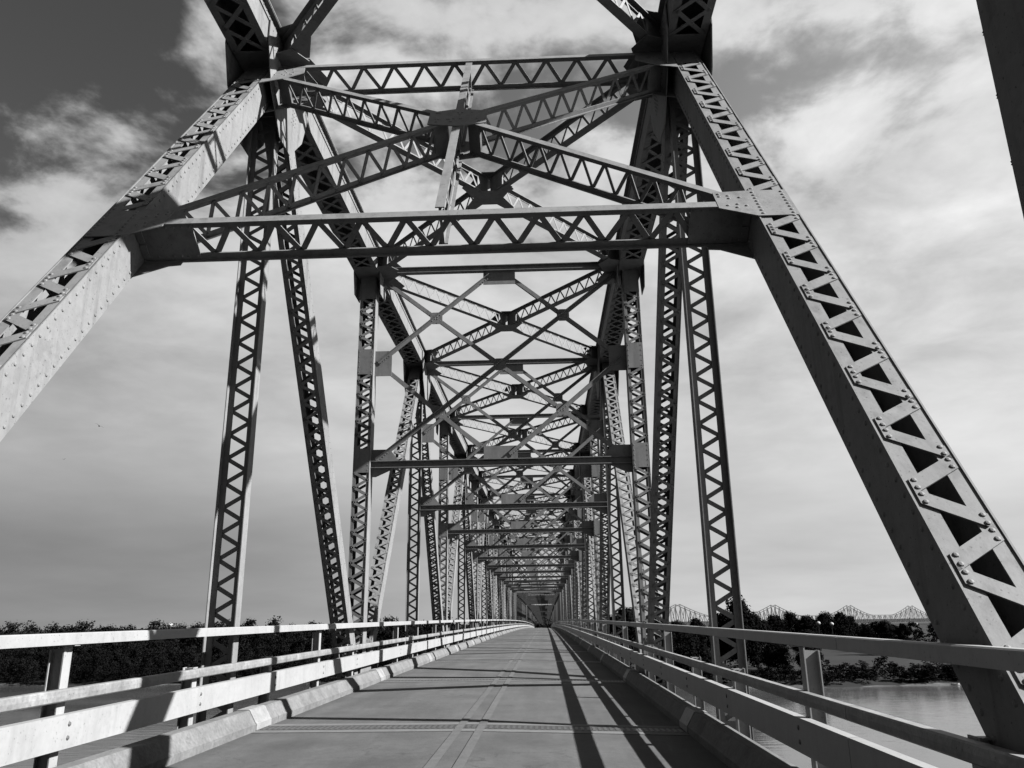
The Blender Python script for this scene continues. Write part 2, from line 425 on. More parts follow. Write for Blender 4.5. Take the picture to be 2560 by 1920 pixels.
# thin broken line of old paint near the sunless kerb
for (ya, yb) in ((6.5, 8.6), (9.0, 9.35), (11.3, 12.0), (13.0, 16.9), (18.0, 22.5), (24.5, 29), (31, 38)):
    b = MB(); n = 7
    for i in range(n+1):
        y = ya+(yb-ya)*i/n; x = X0+KERB-0.52+0.03*math.sin(y*1.7)-0.02*math.sin(y*4.1); wd = 0.012*(0.4+math.sin(math.pi*(i+0.2)/(n+0.4)))
        b.v += [V((x-wd, y, dz(y)+0.006+cf(x-wd))), V((x+wd, y, dz(y)+0.006+cf(x+wd)))]
    for i in range(n): b.f.append((2*i, 2*i+1, 2*i+3, 2*i+2))
    b.build('edge_line', M['line'], road)
for n in range(-1, NPAN+1):
    y = YP(n); j = MB()
    W_ = KERB-0.02
    def across(mb, yc, hy, hz):
        mb.box(V((X0-W_/2, yc, dz(yc))), UX*(W_/2), UY*hy, UZ*hz)
        mb.box(V((X0+W_/2, yc, dz(yc)+cf(X0+W_/2))), V((W_/2, 0, CROSS*W_/2)), UY*hy, UZ*hz)
    across(j, y, 0.24, 0.006)
    jo = j.build('expansion_joint', M['jointdark'], road)
    e = MB()
    for s in (-1, 1): across(e, y+s*0.38, 0.135, 0.008)
    e.build('joint_edging', M['jointlight'], jo)
    if n <= 2:
        t = MB(); k = 74
        for i in range(k):
            x = X0-W_+0.05+(2*W_-0.1)*i/(k-1)
            t.box(V((x, y, dz(y)+0.006+cf(x))), UX*0.022, UY*0.19, UZ*0.005)
        tag(t.build('joint_tooth', M['tooth'], jo), kind='stuff')
    for si, s in enumerate((-1, 1)):
        prof = [(KERB-0.014, 0.012), (KERB-0.014, 0.105), (KERB+0.008, 0.128), (KERB+0.105, 0.297), (KERB+0.13, 0.312), (KERB+0.316, 0.308), (KERB+0.316, 0.28), (KERB+0.16, 0.28), (KERB+0.03, 0.10), (KERB+0.03, 0.012)]
        strip(prof, y-0.28, y+0.42, X0, True, sx=s).build('kerb_cover_plate', M['plate'], kerbs[si])
# floor beams and stringers under the slab
for n in range(-2, NPAN+2):
    y = YP(n); b = MB()
    b.box(V((X0, y, dz(y)-0.62)), UX*(HT-0.05), UY*0.015, UZ*0.38)
    for zz in (-0.26, -0.99): b.box(V((X0, y, dz(y)+zz)), UX*(HT-0.1), UY*0.14, UZ*0.014)
    b.build('floor_beam', M['steel'], bridge)
for x in (-2.6, -0.9, 0.9, 2.6):
    strip([(x-0.1, -0.225), (x+0.1, -0.225), (x+0.1, -0.55), (x-0.1, -0.55)], Y_BACK, YP(NPAN+1), X0, True).build('stringer', M['steel'], bridge)

# ------------------------------------------------------------------ trusses
CHW, CHD = 0.37, 0.62
for side in (-1, 1):
    for n in range(-3, NPAN+1):
        near = n <= 1
        # top chord (n -> n+1)
        if n < NPAN:
            p0, p1 = pt(side, n, ZT), pt(side, n+1, ZT); a = (p1-p0).normalized(); L = (p1-p0).length; mid = (p0+p1)/2
            up = UX.cross(a)*(1 if UX.cross(a).z > 0 else -1)
            b = MB(); lac = MB()
            for s in (-1, 1):
                b.box(mid + UX*(s*(CHW-0.012)), a*(L/2), up*(CHD/2), UX*0.012)
                b.box(mid + UX*(s*(CHW-0.024-0.06)) - up*(CHD/2-0.012), a*(L/2), UX*0.06, up*0.01)
                b.box(mid + UX*(s*(CHW+0.05)) + up*(CHD/2-0.012), a*(L/2), UX*0.05, up*0.009)
                b.box(mid + UX*(s*(CHW+0.012)) + up*(CHD/2-0.09), a*(L/2), UX*0.008, up*0.06)
            b.box(mid + up*(CHD/2+0.008), a*(L/2-0.002), UX*(CHW+0.11), up*0.011)
            for (c0, c1) in ((0.15, 0.98), (L-1.0, L-0.15)):
                b.box(p0 + a*((c0+c1)/2) - up*(CHD/2+0.007), a*((c1-c0)/2), UX*(CHW-0.02), up*0.008)
            if near:
                for i in range(int(L/0.16)):
                    for s in (-1, 1): b.rivet(p0 + a*(0.08+i*0.16) + UX*(s*(CHW+0.02)) + up*(CHD/2-0.09), UX*s, 0.02)
            for k in (-1, 1):
                for (sa, ia, sb, ib) in zigzag(1.02, L-1.02, 0.58):
                    lac.bar(p0+a*sa+UX*(ia*k*(CHW-0.09))-up*(CHD/2+0.008+0.005*k), p0+a*sb+UX*(ib*k*(CHW-0.09))-up*(CHD/2+0.008+0.005*k), up, 0.085, 0.009, 0.03)
            o = b.build('top_chord', M['steel'], bridge); tag(lac.build('lacing', M['steel'], o), kind='stuff')
        # bottom chord
        p0, p1 = pt(side, n, ZB), pt(side, n+1, ZB); a = (p1-p0).normalized(); L = (p1-p0).length; mid = (p0+p1)/2
        up = UX.cross(a)*(1 if UX.cross(a).z > 0 else -1)
        b = MB()
        for s in (-1, 1):
            b.box(mid + UX*(s*0.28), a*(L/2), up*0.25, UX*0.014)
            for f in (-1, 1): b.box(mid + UX*(s*0.21) + up*(f*0.235), a*(L/2), UX*0.055, up*0.01)
        b.build('bottom_chord', M['steel'], bridge)
        # posts
        y = YP(n); base = pt(side, n, ZB+0.2); top = pt(side, n, ZT-CHD/2-0.0)
        if n % 2 == 0:
            laced_I('vertical_post', base, top, UX, 0.50, 0.22, 0.215, 0.072, objs=(n == 0), ends=(0.6, 0.75), stem=0.095, riv=1 if n <= 2 else 0, riv_r=0.018)
        else:
            L = (top-base).length
            pls = [(z+dz(y)-base.z-h, z+dz(y)-base.z+h) for (z, h) in ((Z_STRUT+0.1, 0.36), (Z_MID, 0.40))]
            laced_box('vertical_post', base, top, UX, 0.245, 0.46, 0.215, 0.075, fl=0.075, ends=(0.7, 0.75), plates=pls, bar_riv=1 if n <= 3 else 0, riv_r=0.016, near_riv=(n <= 3))
        # diagonals: from even top joints down to odd bottom joints
        if n % 2 == 0:
            tp = pt(side, n, ZT-0.05)
            for m in (n-1, n+1):
                if m < -3 or m > NPAN+1: continue
                bt = pt(side, m, ZB)
                if n == 0 and m == -1:
                    L = (tp-bt).length; sc = L/(tp.z-bt.z)
                    zl = Z_PORT = 6.27
                    pls = [((zl+dz(9)-bt.z)*sc-0.33, (zl+dz(9)-bt.z)*sc+0.33)]
                    laced_box('inclined_post', bt, tp, UX, 0.245, 0.52, 0.35, 0.125, fl=0.125, obj_faces=(-1,), ends=(1.0, 1.25), plates=pls,
                              web_riv=0.165, bar_riv=2, riv_r=0.023, gap=0.072, near_riv=True)
                else:
                    laced_box('diagonal', bt, tp, UX, 0.235, 0.44, 0.2125, 0.075, fl=0.085, ends=(1.0, 1.3),
                              web_riv=0.16 if n in (0, 2) else 0, bar_riv=1 if n <= 2 else 0, riv_r=0.017)
            # joint plates
            for s in (-1, 1):
                b = MB(); x = V((s*(CHW+0.034), 0, 0)); c = pt(side, n, ZT)
                q = [(-1.25, 0.16), (1.25, 0.16), (1.25, -0.32), (0.98, -1.05), (0.32, -1.75), (-0.32, -1.75), (-0.98, -1.05), (-1.25, -0.32)]
                b.prism([c + x + V((0, yy, zz)) for yy, zz in q], UX, 0.02)
                if near:
                    sg = 1 if s > 0 else -1
                    for yy in range(-7, 8):
                        for zz in (0.05, -0.12, -0.26): b.rivet(c + x + V((0, yy*0.155, zz))+UX*(sg*0.01), UX*sg, 0.02)
                    for k in (-1, 1):
                        for i in range(7):
                            for t in (0.06, 0.18, 0.30): b.rivet(c + x + V((0, k*(0.28+t*0.9-i*0.012), -0.42-i*0.10+t*0.1))+UX*(sg*0.01), UX*sg, 0.02)
                b.build('gusset_plate', M['steel'], bridge)
        else:
            for s in (-1, 1):
                b = MB(); x = V((s*(CHW+0.034), 0, 0)); c = pt(side, n, ZT)
                b.prism([c + x + V((0, yy, zz)) for yy, zz in [(-0.55, 0.16), (0.55, 0.16), (0.55, -0.33), (0.34, -0.95), (-0.34, -0.95), (-0.55, -0.33)]], UX, 0.02)
                cb = pt(side, n, ZB); x2 = V((s*0.305, 0, 0)); b2 = MB()
                b2.prism([cb + x2 + V((0, yy, zz)) for yy, zz in [(-0.9, -0.25), (0.9, -0.25), (0.9, 0.3), (0.62, 1.15), (-0.62, 1.15), (-0.9, 0.3)]], UX, 0.018); b2.build('gusset_plate', M['steel'], bridge)
                if near:
                    for i in range(6):
                        for k in (-2, -1, 0, 1, 2): b.rivet(c + x + V((0, k*0.12, -0.36-i*0.09))+UX*(s*0.01), UX*s, 0.018)
                b.build('gusset_plate', M['steel'], bridge)

# ------------------------------------------------------------------ top struts, laterals, sway frames
XL, XR = X0-HT, X0+HT
for n in range(-2, NPAN+1):
    y = YP(n); z = dz(y)
    if n == 0: pass
    elif n % 2 == 0 and n < 0:
        laced_I('top_strut', V((XL+CHW, y, ZT+z-0.03)), V((XR-CHW, y, ZT+z-0.03)), UZ, 0.64, 0.20, 0.295, 0.075, objs=(n == 0), ends=(0.55, 0.55), stem=0.09, riv=1)
    else:
        b = MB()
        b.box(V((X0, y, ZT+z-0.05)), UX*(HT-CHW), UY*0.012, UZ*0.09)
        for f in (-1, 1): b.box(V((X0, y, ZT+z-0.05+f*0.085)), UX*(HT-CHW), UY*0.10, UZ*0.010)
        for s in (-1, 1):   # corner brackets
            c = V((X0+s*(HT-CHW), y+0.016, ZT+z-0.13))
            b.prism([c, c+V((-s*0.62, 0, 0)), c+V((-s*0.15, 0, -0.32)), c+V((0, 0, -0.55))], UY, 0.014)
        b.build('top_strut', M['steel'], bridge)
    if n < NPAN:
        p = {}
        for s in (-1, 1): p[s] = (V((X0+s*(HT-CHW), y+0.42, ZT+z)), V((X0-s*(HT-CHW), YP(n+1)-0.42, ZT+dz(YP(n+1)))))
        for s in (-1, 1):
            q0, q1 = p[s]
            if s == 1:      # this one is cut at the crossing and stops against the other
                d = (q1-q0); md = (q0+q1)/2; e = d.normalized()*0.10
                pair = [(q0, md-e), (md+e, q1)]
            else: pair = [(q0, q1)]
            for (a0, a1) in pair:
                L = (a1-a0).length
                laced_I('lateral_brace', a0, a1, UZ, 0.52, 0.19, 0.245, 0.055, ends=(0.5, 0.5), stem=0.08, plates=[(L/2-0.42, L/2+0.42)] if s == -1 else ())
        c = V((X0, (YP(n)+YP(n+1))/2, ZT+(z+dz(YP(n+1)))/2))
        for f in (-1, 1):
            b = MB(); ang = [(0.75, 0.62), (0.40, 0.30), (-0.40, 0.30), (-0.75, 0.62), (-0.55, 0.78), (0, 0.42), (0.55, 0.78)]
            pts = [(0.62, 0.70), (0.25, 0.36), (-0.25, 0.36), (-0.62, 0.70), (-0.75, 0.55), (-0.45, 0.0), (-0.75, -0.55), (-0.62, -0.70), (-0.25, -0.36), (0.25, -0.36), (0.62, -0.70), (0.75, -0.55), (0.45, 0.0), (0.75, 0.55)]
            b.prism([c + V((xx*0.85, yy*0.95, f*0.272)) for xx, yy in pts], UZ, 0.012)
            b.build('gusset_plate', M['steel'], bridge)
        for s in (-1, 1):
            for (yy, sg) in ((YP(n), 1), (YP(n+1), -1)):
                zz = ZT+dz(yy)
                for f in (-1, 1):
                    b = MB(); c = V((X0+s*(HT-CHW-0.0), yy, zz+f*0.285))
                    b.prism([c+V((s*0.02, 0.02*sg, 0)), c+V((-s*0.42, 0.02*sg, 0)), c+V((-s*0.62, sg*0.62, 0)), c+V((-s*0.38, sg*0.98, 0)), c+V((s*0.02, sg*0.85, 0))], UZ, 0.012)
                    b.build('gusset_plate', M['steel'], bridge)
    if n < 1: continue
    # sway frame hung between the posts
    hb = HT-0.245
    TL, TR = V((X0-hb+0.15, y, Z_TOP-0.25+z)), V((X0+hb-0.15, y, Z_TOP-0.25+z))
    TCl, TCr = V((X0-0.28, y, Z_TOP-0.22+z)), V((X0+0.28, y, Z_TOP-0.22+z))
    ML, MR = V((X0-hb+0.12, y, Z_MID+z)), V((X0+hb-0.12, y, Z_MID+z))
    BL, BR = V((X0-hb+0.15, y, Z_STRUT+0.12+z)), V((X0+hb-0.15, y, Z_STRUT+0.12+z))
    BCl, BCr = V((X0-0.28, y, Z_STRUT+0.22+z)), V((X0+0.28, y, Z_STRUT+0.22+z))
    def angle(pa, pb, off):
        b = MB(); d = (pb-pa).normalized(); w = UY.cross(d).normalized(); L = (pb-pa).length; mid = (pa+pb)/2 + UY*off
        b.box(mid, d*(L/2), w*0.06, UY*0.007)
        b.box(mid + w*0.053 + UY*(0.045 if off > 0 else -0.045), d*(L/2), w*0.007, UY*0.045)
        if n <= 2:
            for e, sg in ((pa, 1), (pb, -1)):
                for i in range(5): b.rivet(e + UY*(off-0.009) + d*(sg*(0.06+i*0.085)) - w*0.03, -UY, 0.016)
        b.build('sway_brace', M['steel'], bridge)
    for pa, pb, off in ((TL, BR, 0.022), (TR, BL, -0.022), (TCl, ML, -0.022), (TCr, MR, 0.022), (ML, BCl, 0.022), (MR, BCr, -0.022)): angle(pa, pb, off)
    b = MB()
    b.box(V((X0, y, Z_STRUT+z)), UX*hb, UY*0.011, UZ*0.10)
    for f in (-1, 1): b.box(V((X0, y, Z_STRUT+z+f*0.095)), UX*hb, UY*0.115, UZ*0.011)
    b.build('sway_strut', M['steel'], bridge)
    plates = []
    g = MB(); c = V((X0, y, Z_TOP-0.30+z)); g.box(c, UX*0.50, UY*0.011, UZ*0.22); plates.append(g)
    g = MB(); c = V((X0, y, Z_STRUT+0.28+z)); g.box(c, UX*0.50, UY*0.011, UZ*0.22); plates.append(g)
    for s in (-1, 1):
        g = MB(); c = V((X0+s*hb, y, Z_MID+z))
        g.prism([c+V((0, 0, 0.40)), c+V((-s*0.52, 0, 0.40)), c+V((-s*0.52, 0, -0.40)), c+V((0, 0, -0.40))], UY, 0.02); plates.append(g)
        g = MB(); c = V((X0+s*hb, y, Z_STRUT+z))
        g.prism([c+V((0, 0, 0.46)), c+V((-s*0.55, 0, 0.46)), c+V((-s*0.82, 0, 0.10)), c+V((-s*0.82, 0, -0.06)), c+V((-s*0.15, 0, -0.36)), c+V((0, 0, -0.36))], UY, 0.02); plates.append(g)
    def cross(p1, p2, p3, p4):
        d1 = p2-p1; d2 = p4-p3; den = d1.x*d2.z-d1.z*d2.x; t = ((p3.x-p1.x)*d2.z-(p3.z-p1.z)*d2.x)/den; return p1+d1*t
    for q in (cross(TL, BR, TR, BL), cross(TL, BR, TCl, ML), cross(TR, BL, TCr, MR), cross(TR, BL, ML, BCl), cross(TL, BR, MR, BCr)):
        g = MB(); h = 0.19; k = 0.07
        g.prism([q+V((xx, 0, zz)) for xx, zz in ((-h, -h+k), (-h+k, -h), (h-k, -h), (h, -h+k), (h, h-k), (h-k, h), (-h+k, h), (-h, h-k))], UY, 0.02)
        if n <= 2:
            for i in range(4):
                for k2 in (-1, 1): g.rivet(q + V((-0.12+i*0.08, -0.03, (-0.12+i*0.08)*k2*0.75)), -UY, 0.016)
        plates.append(g)
    if n >= 6:          # too small to pick apart in the distance: one part for the frame
        al = MB()
        for g in plates:
            k = len(al.v); al.v += g.v; al.f += [tuple(i+k for i in q) for q in g.f]
        tag(al.build('gusset_plate', M['steel'], bridge), kind='stuff')
    else:
        for g in plates: g.build('gusset_plate', M['steel'], bridge)

# ------------------------------------------------------------------ portal frame in the plane of the inclined posts
bt, tp = pt(1, -1, ZB), pt(1, 0, ZT-0.05); ea = (tp-bt).normalized(); ew = ea.cross(UX)
def portal(x, z):
    t = (z+dz(9)-bt.z)/(tp.z-bt.z); return V((x, bt.y+(tp.y-bt.y)*t, bt.z+(tp.z-bt.z)*t))
hb = HT-0.25; ZC, ZLO, ZUP, ZTS = 9.13, 6.27, 11.30, 11.75
D = 0.52
laced_I('top_strut', portal(X0-hb+0.1, ZTS), portal(X0+hb-0.1, ZTS), ew, D+0.04, 0.15, 0.295, 0.07, objs=True, ends=(0.5, 0.5), stem=0.075, riv=1)
laced_I('portal_strut', portal(X0-hb, ZLO), portal(X0+hb, ZLO), ew, D+0.02, 0.145, 0.275, 0.075, objs=True, ends=(0.66, 0.66), stem=0.08, riv=1)
C = portal(X0, ZC)
for s in (-1, 1):
    for z1 in (ZLO+0.20, ZUP):
        e = portal(X0+s*(hb-0.25), z1); d = (e-C).normalized()
        laced_I('portal_brace', C + d*0.24, e, ew, D, 0.112, 0.20, 0.052, objs=True, ends=(0.26, 0.30), stem=0.065, riv=1)
for z1, z2 in ((ZLO+0.16, ZC-0.12), (ZC+0.12, ZTS-0.08)):
    laced_I('portal_post', portal(X0, z1), portal(X0, z2), ew, D, 0.12, 0.34, 0.05, ends=(0.1, 0.1), stem=0.065, riv=1)
for f in (-1, 1):
    g = MB(); c = C + ew*(f*(D/2+0.008))
    q = [(0, 0.40), (0.46, 0.26), (0.46, -0.30), (0, -0.42), (-0.46, -0.30), (-0.46, 0.26)]
    g.prism([c + UX*x + ea*s_ for x, s_ in q], ew, 0.014)
    for i in range(22):
        x = random.uniform(-0.38, 0.38); s_ = random.choice((-0.22, -0.1, 0.1, 0.2))
        g.rivet(c + UX*x + ea*s_ + ew*(f*0.007), ew*f, 0.019)
    g.build('gusset_plate', M['steel'], bridge)
    for s in (-1, 1):
        g = MB(); c = portal(X0+s*hb, ZLO) + ew*(f*(D/2+0.008))
        q = [(0.47, 0.36), (0.0, 0.36), (-0.42, 0.33), (-0.42, -0.12), (0.0, -0.36), (0.47, -0.36)] if f < 0 else [(0.02, 0.3), (-0.5, 0.3), (-0.5, -0.14), (-0.35, -0.16), (0.02, -0.42)]
        g.prism([c + UX*(s*x) + ea*s_ for x, s_ in q], ew, 0.014)
        if f < 0:
            for x in (0.065, 0.42):
                for i in range(8): g.rivet(c + UX*(s*x) + ea*(-0.30+i*0.086) - ew*0.007, -ew, 0.023)
            for x, s_ in ((-0.36, 0.27), (-0.36, 0.2), (-0.25, 0.22), (-0.12, 0.16), (-0.25, 0.14), (-0.3, -0.06), (-0.18, -0.03), (-0.2, -0.12), (-0.08, -0.08)):
                g.rivet(c + UX*(s*x) + ea*s_ - ew*0.007, -ew, 0.023)
        g.build('gusset_plate', M['steel'], bridge)
        g = MB(); c = portal(X0+s*(hb-0.1), ZUP+0.05) + ew*(f*(D/2+0.008))
        q = [(0.1, 0.55), (-0.55, 0.55), (-0.62, 0.1), (-0.3, -0.25), (0.1, -0.45)]
        g.prism([c + UX*(s*x) + ea*s_ for x, s_ in q], ew, 0.014)
        if f < 0:
            for i in range(12): g.rivet(c + UX*(s*random.uniform(-0.45, 0.0)) + ea*random.uniform(-0.2, 0.45) - ew*0.007, -ew, 0.02)
        g.build('gusset_plate', M['steel'], bridge)
for s in (-1, 1):        # bracket webs at the ends of the lower strut
    g = MB(); c = portal(X0+s*hb, ZLO)
    g.prism([c + UX*(s*x) + ea*(-0.02) + ew*w_ for x, w_ in ((0, -0.25), (-0.74, -0.25), (-0.74, 0.24), (0, 0.24))], ea, 0.02)
    for w_ in (-0.2, 0.2): g.bar(c + ea*(-0.05) - UX*(s*0.05) + ew*w_, c + ea*(-0.05) - UX*(s*0.05) + ew*(w_*0.1), ea, 0.09, 0.012)
    for i in range(7):
        for w_ in (-0.2, 0.2): g.rivet(c - UX*(s*(0.1+i*0.1)) - ea*0.03 + ew*w_, -ea, 0.018)
    g.build('gusset_plate', M['steel'], bridge)

# ------------------------------------------------------------------ railings
def rail_run(railing, s, prof, joints, name, material, bolts):
    for ja, jb in zip(joints[:-1], joints[1:]):
        b = strip(prof, ja+0.005, jb-0.005, X0, True, sx=s)
        o = b.build(name, material, railing)
        cx = sum(q[0] for q in prof)/len(prof); cz = sum(q[1] for q in prof)/len(prof)
        if ja < 80: strip([(cx+(q[0]-cx)*0.94 + (0.004 if len(prof) == 8 else 0), cz+(q[1]-cz)*0.97) for q in prof], ja-0.08, ja+0.08, X0, True, sx=s).build('rail_splice', M['post'], o)
JO = [-26.4, -15.2, -4.0] + [7.2+11.2*i for i in range(0, 66)]
def bolt(b, x, y, z, s, r=0.017):
    b.rivet(V((X0+s*x, y, z+dz(y)+cf(X0+s*x))), UX*(-s), r)
for s in (-1, 1):
    rl = empty('guard_railing', (0, 0, 0))
    tag(rl, 'pale painted three-rail metal guard railing in full sun' if s < 0 else 'three-rail metal guard railing with shaded inner face and sunlit top edges, on river field side', 'railing')
    R = RAIL
    rail_run(rl, s, [(R, 1.43), (R+0.14, 1.43), (R+0.14, 1.535), (R+0.125, 1.545), (R+0.015, 1.545), (R, 1.535)], JO, 'rail', M['rail'], True)
    rail_run(rl, s, [(R+0.010, 0.892), (R+0.022, 0.88), (R+0.10, 0.88), (R+0.10, 1.0), (R+0.022, 1.0), (R+0.010, 0.988), (R+0.006, 0.94)], JO, 'rail', M['rail_mid'], True)
    rail_run(rl, s, [(R, 0.43), (R+0.10, 0.43), (R+0.10, 0.45), (R+0.02, 0.45), (R+0.02, 0.735), (R+0.10, 0.735), (R+0.10, 0.755), (R, 0.755)], JO, 'rail', M['rail'], True)
    bb = MB()
    y = YN-4.90-2*P
    i = 0
    proto = {}
    while y < 735:
        tall = i % 3 == 0; h = 1.43 if tall else 1.02
        if tall not in proto:
            b = MB(); xo = R+0.102
            def bx(x0, x1, y0, y1, z0, z1): b.box(V((s*(x0+x1)/2, (y0+y1)/2, (z0+z1)/2)), UX*((x1-x0)/2), UY*((y1-y0)/2), UZ*((z1-z0)/2))
            bx(xo, xo+0.014, -0.072, 0.072, -0.45, h-0.002)                       # inner flange
            bx(xo+0.15, xo+0.162, -0.06, 0.06, -0.45, h-0.05 if tall else h-0.002)       # outer flange
            b.prism([V((s*(xo+0.014), 0, -0.45)), V((s*(xo+0.15), 0, -0.45)), V((s*(xo+0.15), 0, h-0.055 if tall else h-0.01)), V((s*(xo+0.014), 0, h-0.045 if tall else h-0.01))], UY, 0.012)
            if tall: bx(xo-0.09, xo+0.02, -0.05, 0.05, 1.415, 1.43)               # seat under the top rail
            else: bx(xo-0.005, xo+0.1, -0.05, 0.05, 1.0, 1.012)
            me = bpy.data.meshes.new('post'); me.from_pydata([tuple(q) for q in b.v], [], b.f); me.materials.append(M['rail']); me.update(); proto[tall] = me
        o = bpy.data.objects.new('post', proto[tall]); COL.objects.link(o); o.parent = rl; o.location = (X0, y, dz(y)+cf(X0+s*(R+0.1)))
        if y < 45:
            for z in (0.53, 0.66): bolt(bb, R, y+0.02, z, s, 0.026)
            for k in (-0.035, 0.035): bolt(bb, R+0.012, y+k, 0.945, s, 0.013)
        y += P/3; i += 1
    tag(bb.build('bolts', M['post'], rl), kind='stuff')

# ------------------------------------------------------------------ far approach spans
far = empty('truss_bridge', (0, 0, 0))
tag(far, 'low dark truss spans like a tunnel, continuing the roadway beyond the tall trusses', 'bridge')
SEG0 = YP(NPAN)+P; PF = 8.4; NF = 70; HF = 8.4
def fp(s, i, z): y = SEG0+i*PF; return V((X0+s*(HT-0.05), y, z+dz(y)))
SPAN = 10
for i in range(NF+1):
    endp = i % SPAN in (0,)
    for s in (-1, 1):
        if i < NF:
            b = MB(); d = fp(s, i+1, HF)-fp(s, i, HF)
            e0, e1 = i % SPAN == 0, i % SPAN == SPAN-1
            b.bar(fp(s, i, ZB), fp(s, i+1, ZB), UZ, 0.4, 0.45)
            if not e0 and not e1: b.bar(fp(s, i, HF), fp(s, i+1, HF), UZ, 0.5, 0.45)
            b.build('chord', M['steel_far'], far)
            b = MB()
            if e0: b.bar(fp(s, i, ZB), fp(s, i+1, HF), UX, 0.5, 0.45)
            elif e1: b.bar(fp(s, i, HF), fp(s, i+1, ZB), UX, 0.5, 0.45)
            elif i % SPAN < SPAN/2: b.bar(fp(s, i, HF), fp(s, i+1, ZB), UX, 0.26, 0.3)
            else: b.bar(fp(s, i, ZB), fp(s, i+1, HF), UX, 0.26, 0.3)
            b.build('diagonal', M['steel_far'], far)
        if not endp:
            b = MB(); b.bar(fp(s, i, ZB), fp(s, i, HF), UY, 0.32, 0.30); b.build('vertical_post', M['steel_far'], far)
    if not endp:
        b = MB(); y = SEG0+i*PF; z = dz(y)
        for zz in (HF, 6.0): b.box(V((X0, y, zz+z)), UX*(HT-0.2), UY*0.12, UZ*0.11)
        for k in (range(4) if i % 2 else ()):
            xa = X0-HT+0.3+k*(2*HT-0.6)/4; xb = xa+(2*HT-0.6)/4
            b.bar(V((xa, y, (6.1 if k % 2 else HF-0.1)+z)), V((xb, y, (HF-0.1 if k % 2 else 6.1)+z)), UY, 0.09, 0.05)
        for s in (-1, 1):
            c = V((X0+s*(HT-0.2), y, 6.0+z)); b.prism([c, c+V((-s*0.55, 0, 0)), c+V((0, 0, -0.55))], UY, 0.06)
        b.build('portal_strut', M['steel_far'], far)
        if (i+1) % SPAN and i < NF:
            b = MB(); y2 = y+PF
            for s in (-1, 1): b.bar(V((X0-s*(HT-0.3), y, HF+z)), V((X0+s*(HT-0.3), y2, HF+dz(y2)+0.02*s)), UZ, 0.2, 0.12)
            b.build('lateral_brace', M['steel_far'], far)
# end post of the tall truss with its portal
for z in (6.0, 9.0):
    b = MB(); t = (z-ZB)/(ZT-ZB); y = YP(NPAN+1)-P*t; b.box(V((X0, y, z+dz(y))), UX*(HT-0.25), UY*0.2, UZ*0.2); b.build('portal_strut', M['steel'], bridge)
# piers
Z_W = -20.0
def pier(y):
    b = MB(); top = dz(y)+ZB-0.3
    for zc, h, wx, wy in ((top-0.6, 0.6, 6.2, 1.7), ((top-1.2+Z_W-4)/2, (top-1.2-Z_W+4)/2, 5.3, 1.25)):
        n = 14; pts = []
        for k in range(n):
            a = 2*math.pi*k/n; cx = (wx-wy)*(1 if math.cos(a) > 0 else -1)
            pts.append(V((X0+cx+wy*math.cos(a), y+wy*math.sin(a), zc)))
        b.prism(pts, UZ, 2*h)
    return b
for i, y in enumerate([YP(-3), SEG0] + [SEG0+PF*SPAN*k for k in range(1, 8)]):
    pier(y).build('pier', M['pier'], bridge if i < 2 else far)

# ------------------------------------------------------------------ river and land
def sm(a, b, x): t = max(0, min(1, (x-a)/(b-a))); return t*t*(3-2*t)
def shore(x): return 330-46*sm(-30, 70, x)+3*math.sin(x*0.05)+1.6*math.sin(x*0.17+1)
def land(x, y):
    d = y-shore(x)
    z = Z_W-0.8+2.3*sm(-4, 12, d)+2.2*sm(10, 45, d)+0.7*math.sin(x*0.021)*math.sin(y*0.013)*sm(20, 80, d)
    return z
b = MB(); xs = []; x = -6000
while x <= 6000: xs.append(x); x += 8 if -340 < x < 400 else 60 if abs(x) < 1200 else 400
dd = [-30, -8, -3, 0, 3, 6, 10, 16, 24, 35, 50, 80, 140, 240, 420, 800, 1500, 3000, 6500, 12000]
for x in xs:
    for d in dd: y = shore(x)+d; b.v.append(V((x, y, land(x, y))))
k = len(dd)
for i in range(len(xs)-1):
    for j in range(k-1): b.f.append((i*k+j, (i+1)*k+j, (i+1)*k+j+1, i*k+j+1))
tag(b.build('ground', M['bank']), kind='structure')
b = MB()
for x in range(-400, 460, 4):
    for d in (0.5, 3.2+1.5*math.sin(x*0.11)+1.2*math.sin(x*0.31)): y = shore(x)+d; b.v.append(V((x, y, land(x, y)+0.06)))
for i in range(len(b.v)//2-1): b.f.append((2*i, 2*i+2, 2*i+3, 2*i+1))
tag(b.build('river_beach', M['shore']), kind='structure')
b = MB(); b.v = [V((-9000, -6000, Z_W)), V((9000, -6000, Z_W)), V((9000, 345, Z_W)), V((-9000, 345, Z_W))]; b.f = [(0, 1, 2, 3)]
tag(b.build('river', M['water']), kind='structure')

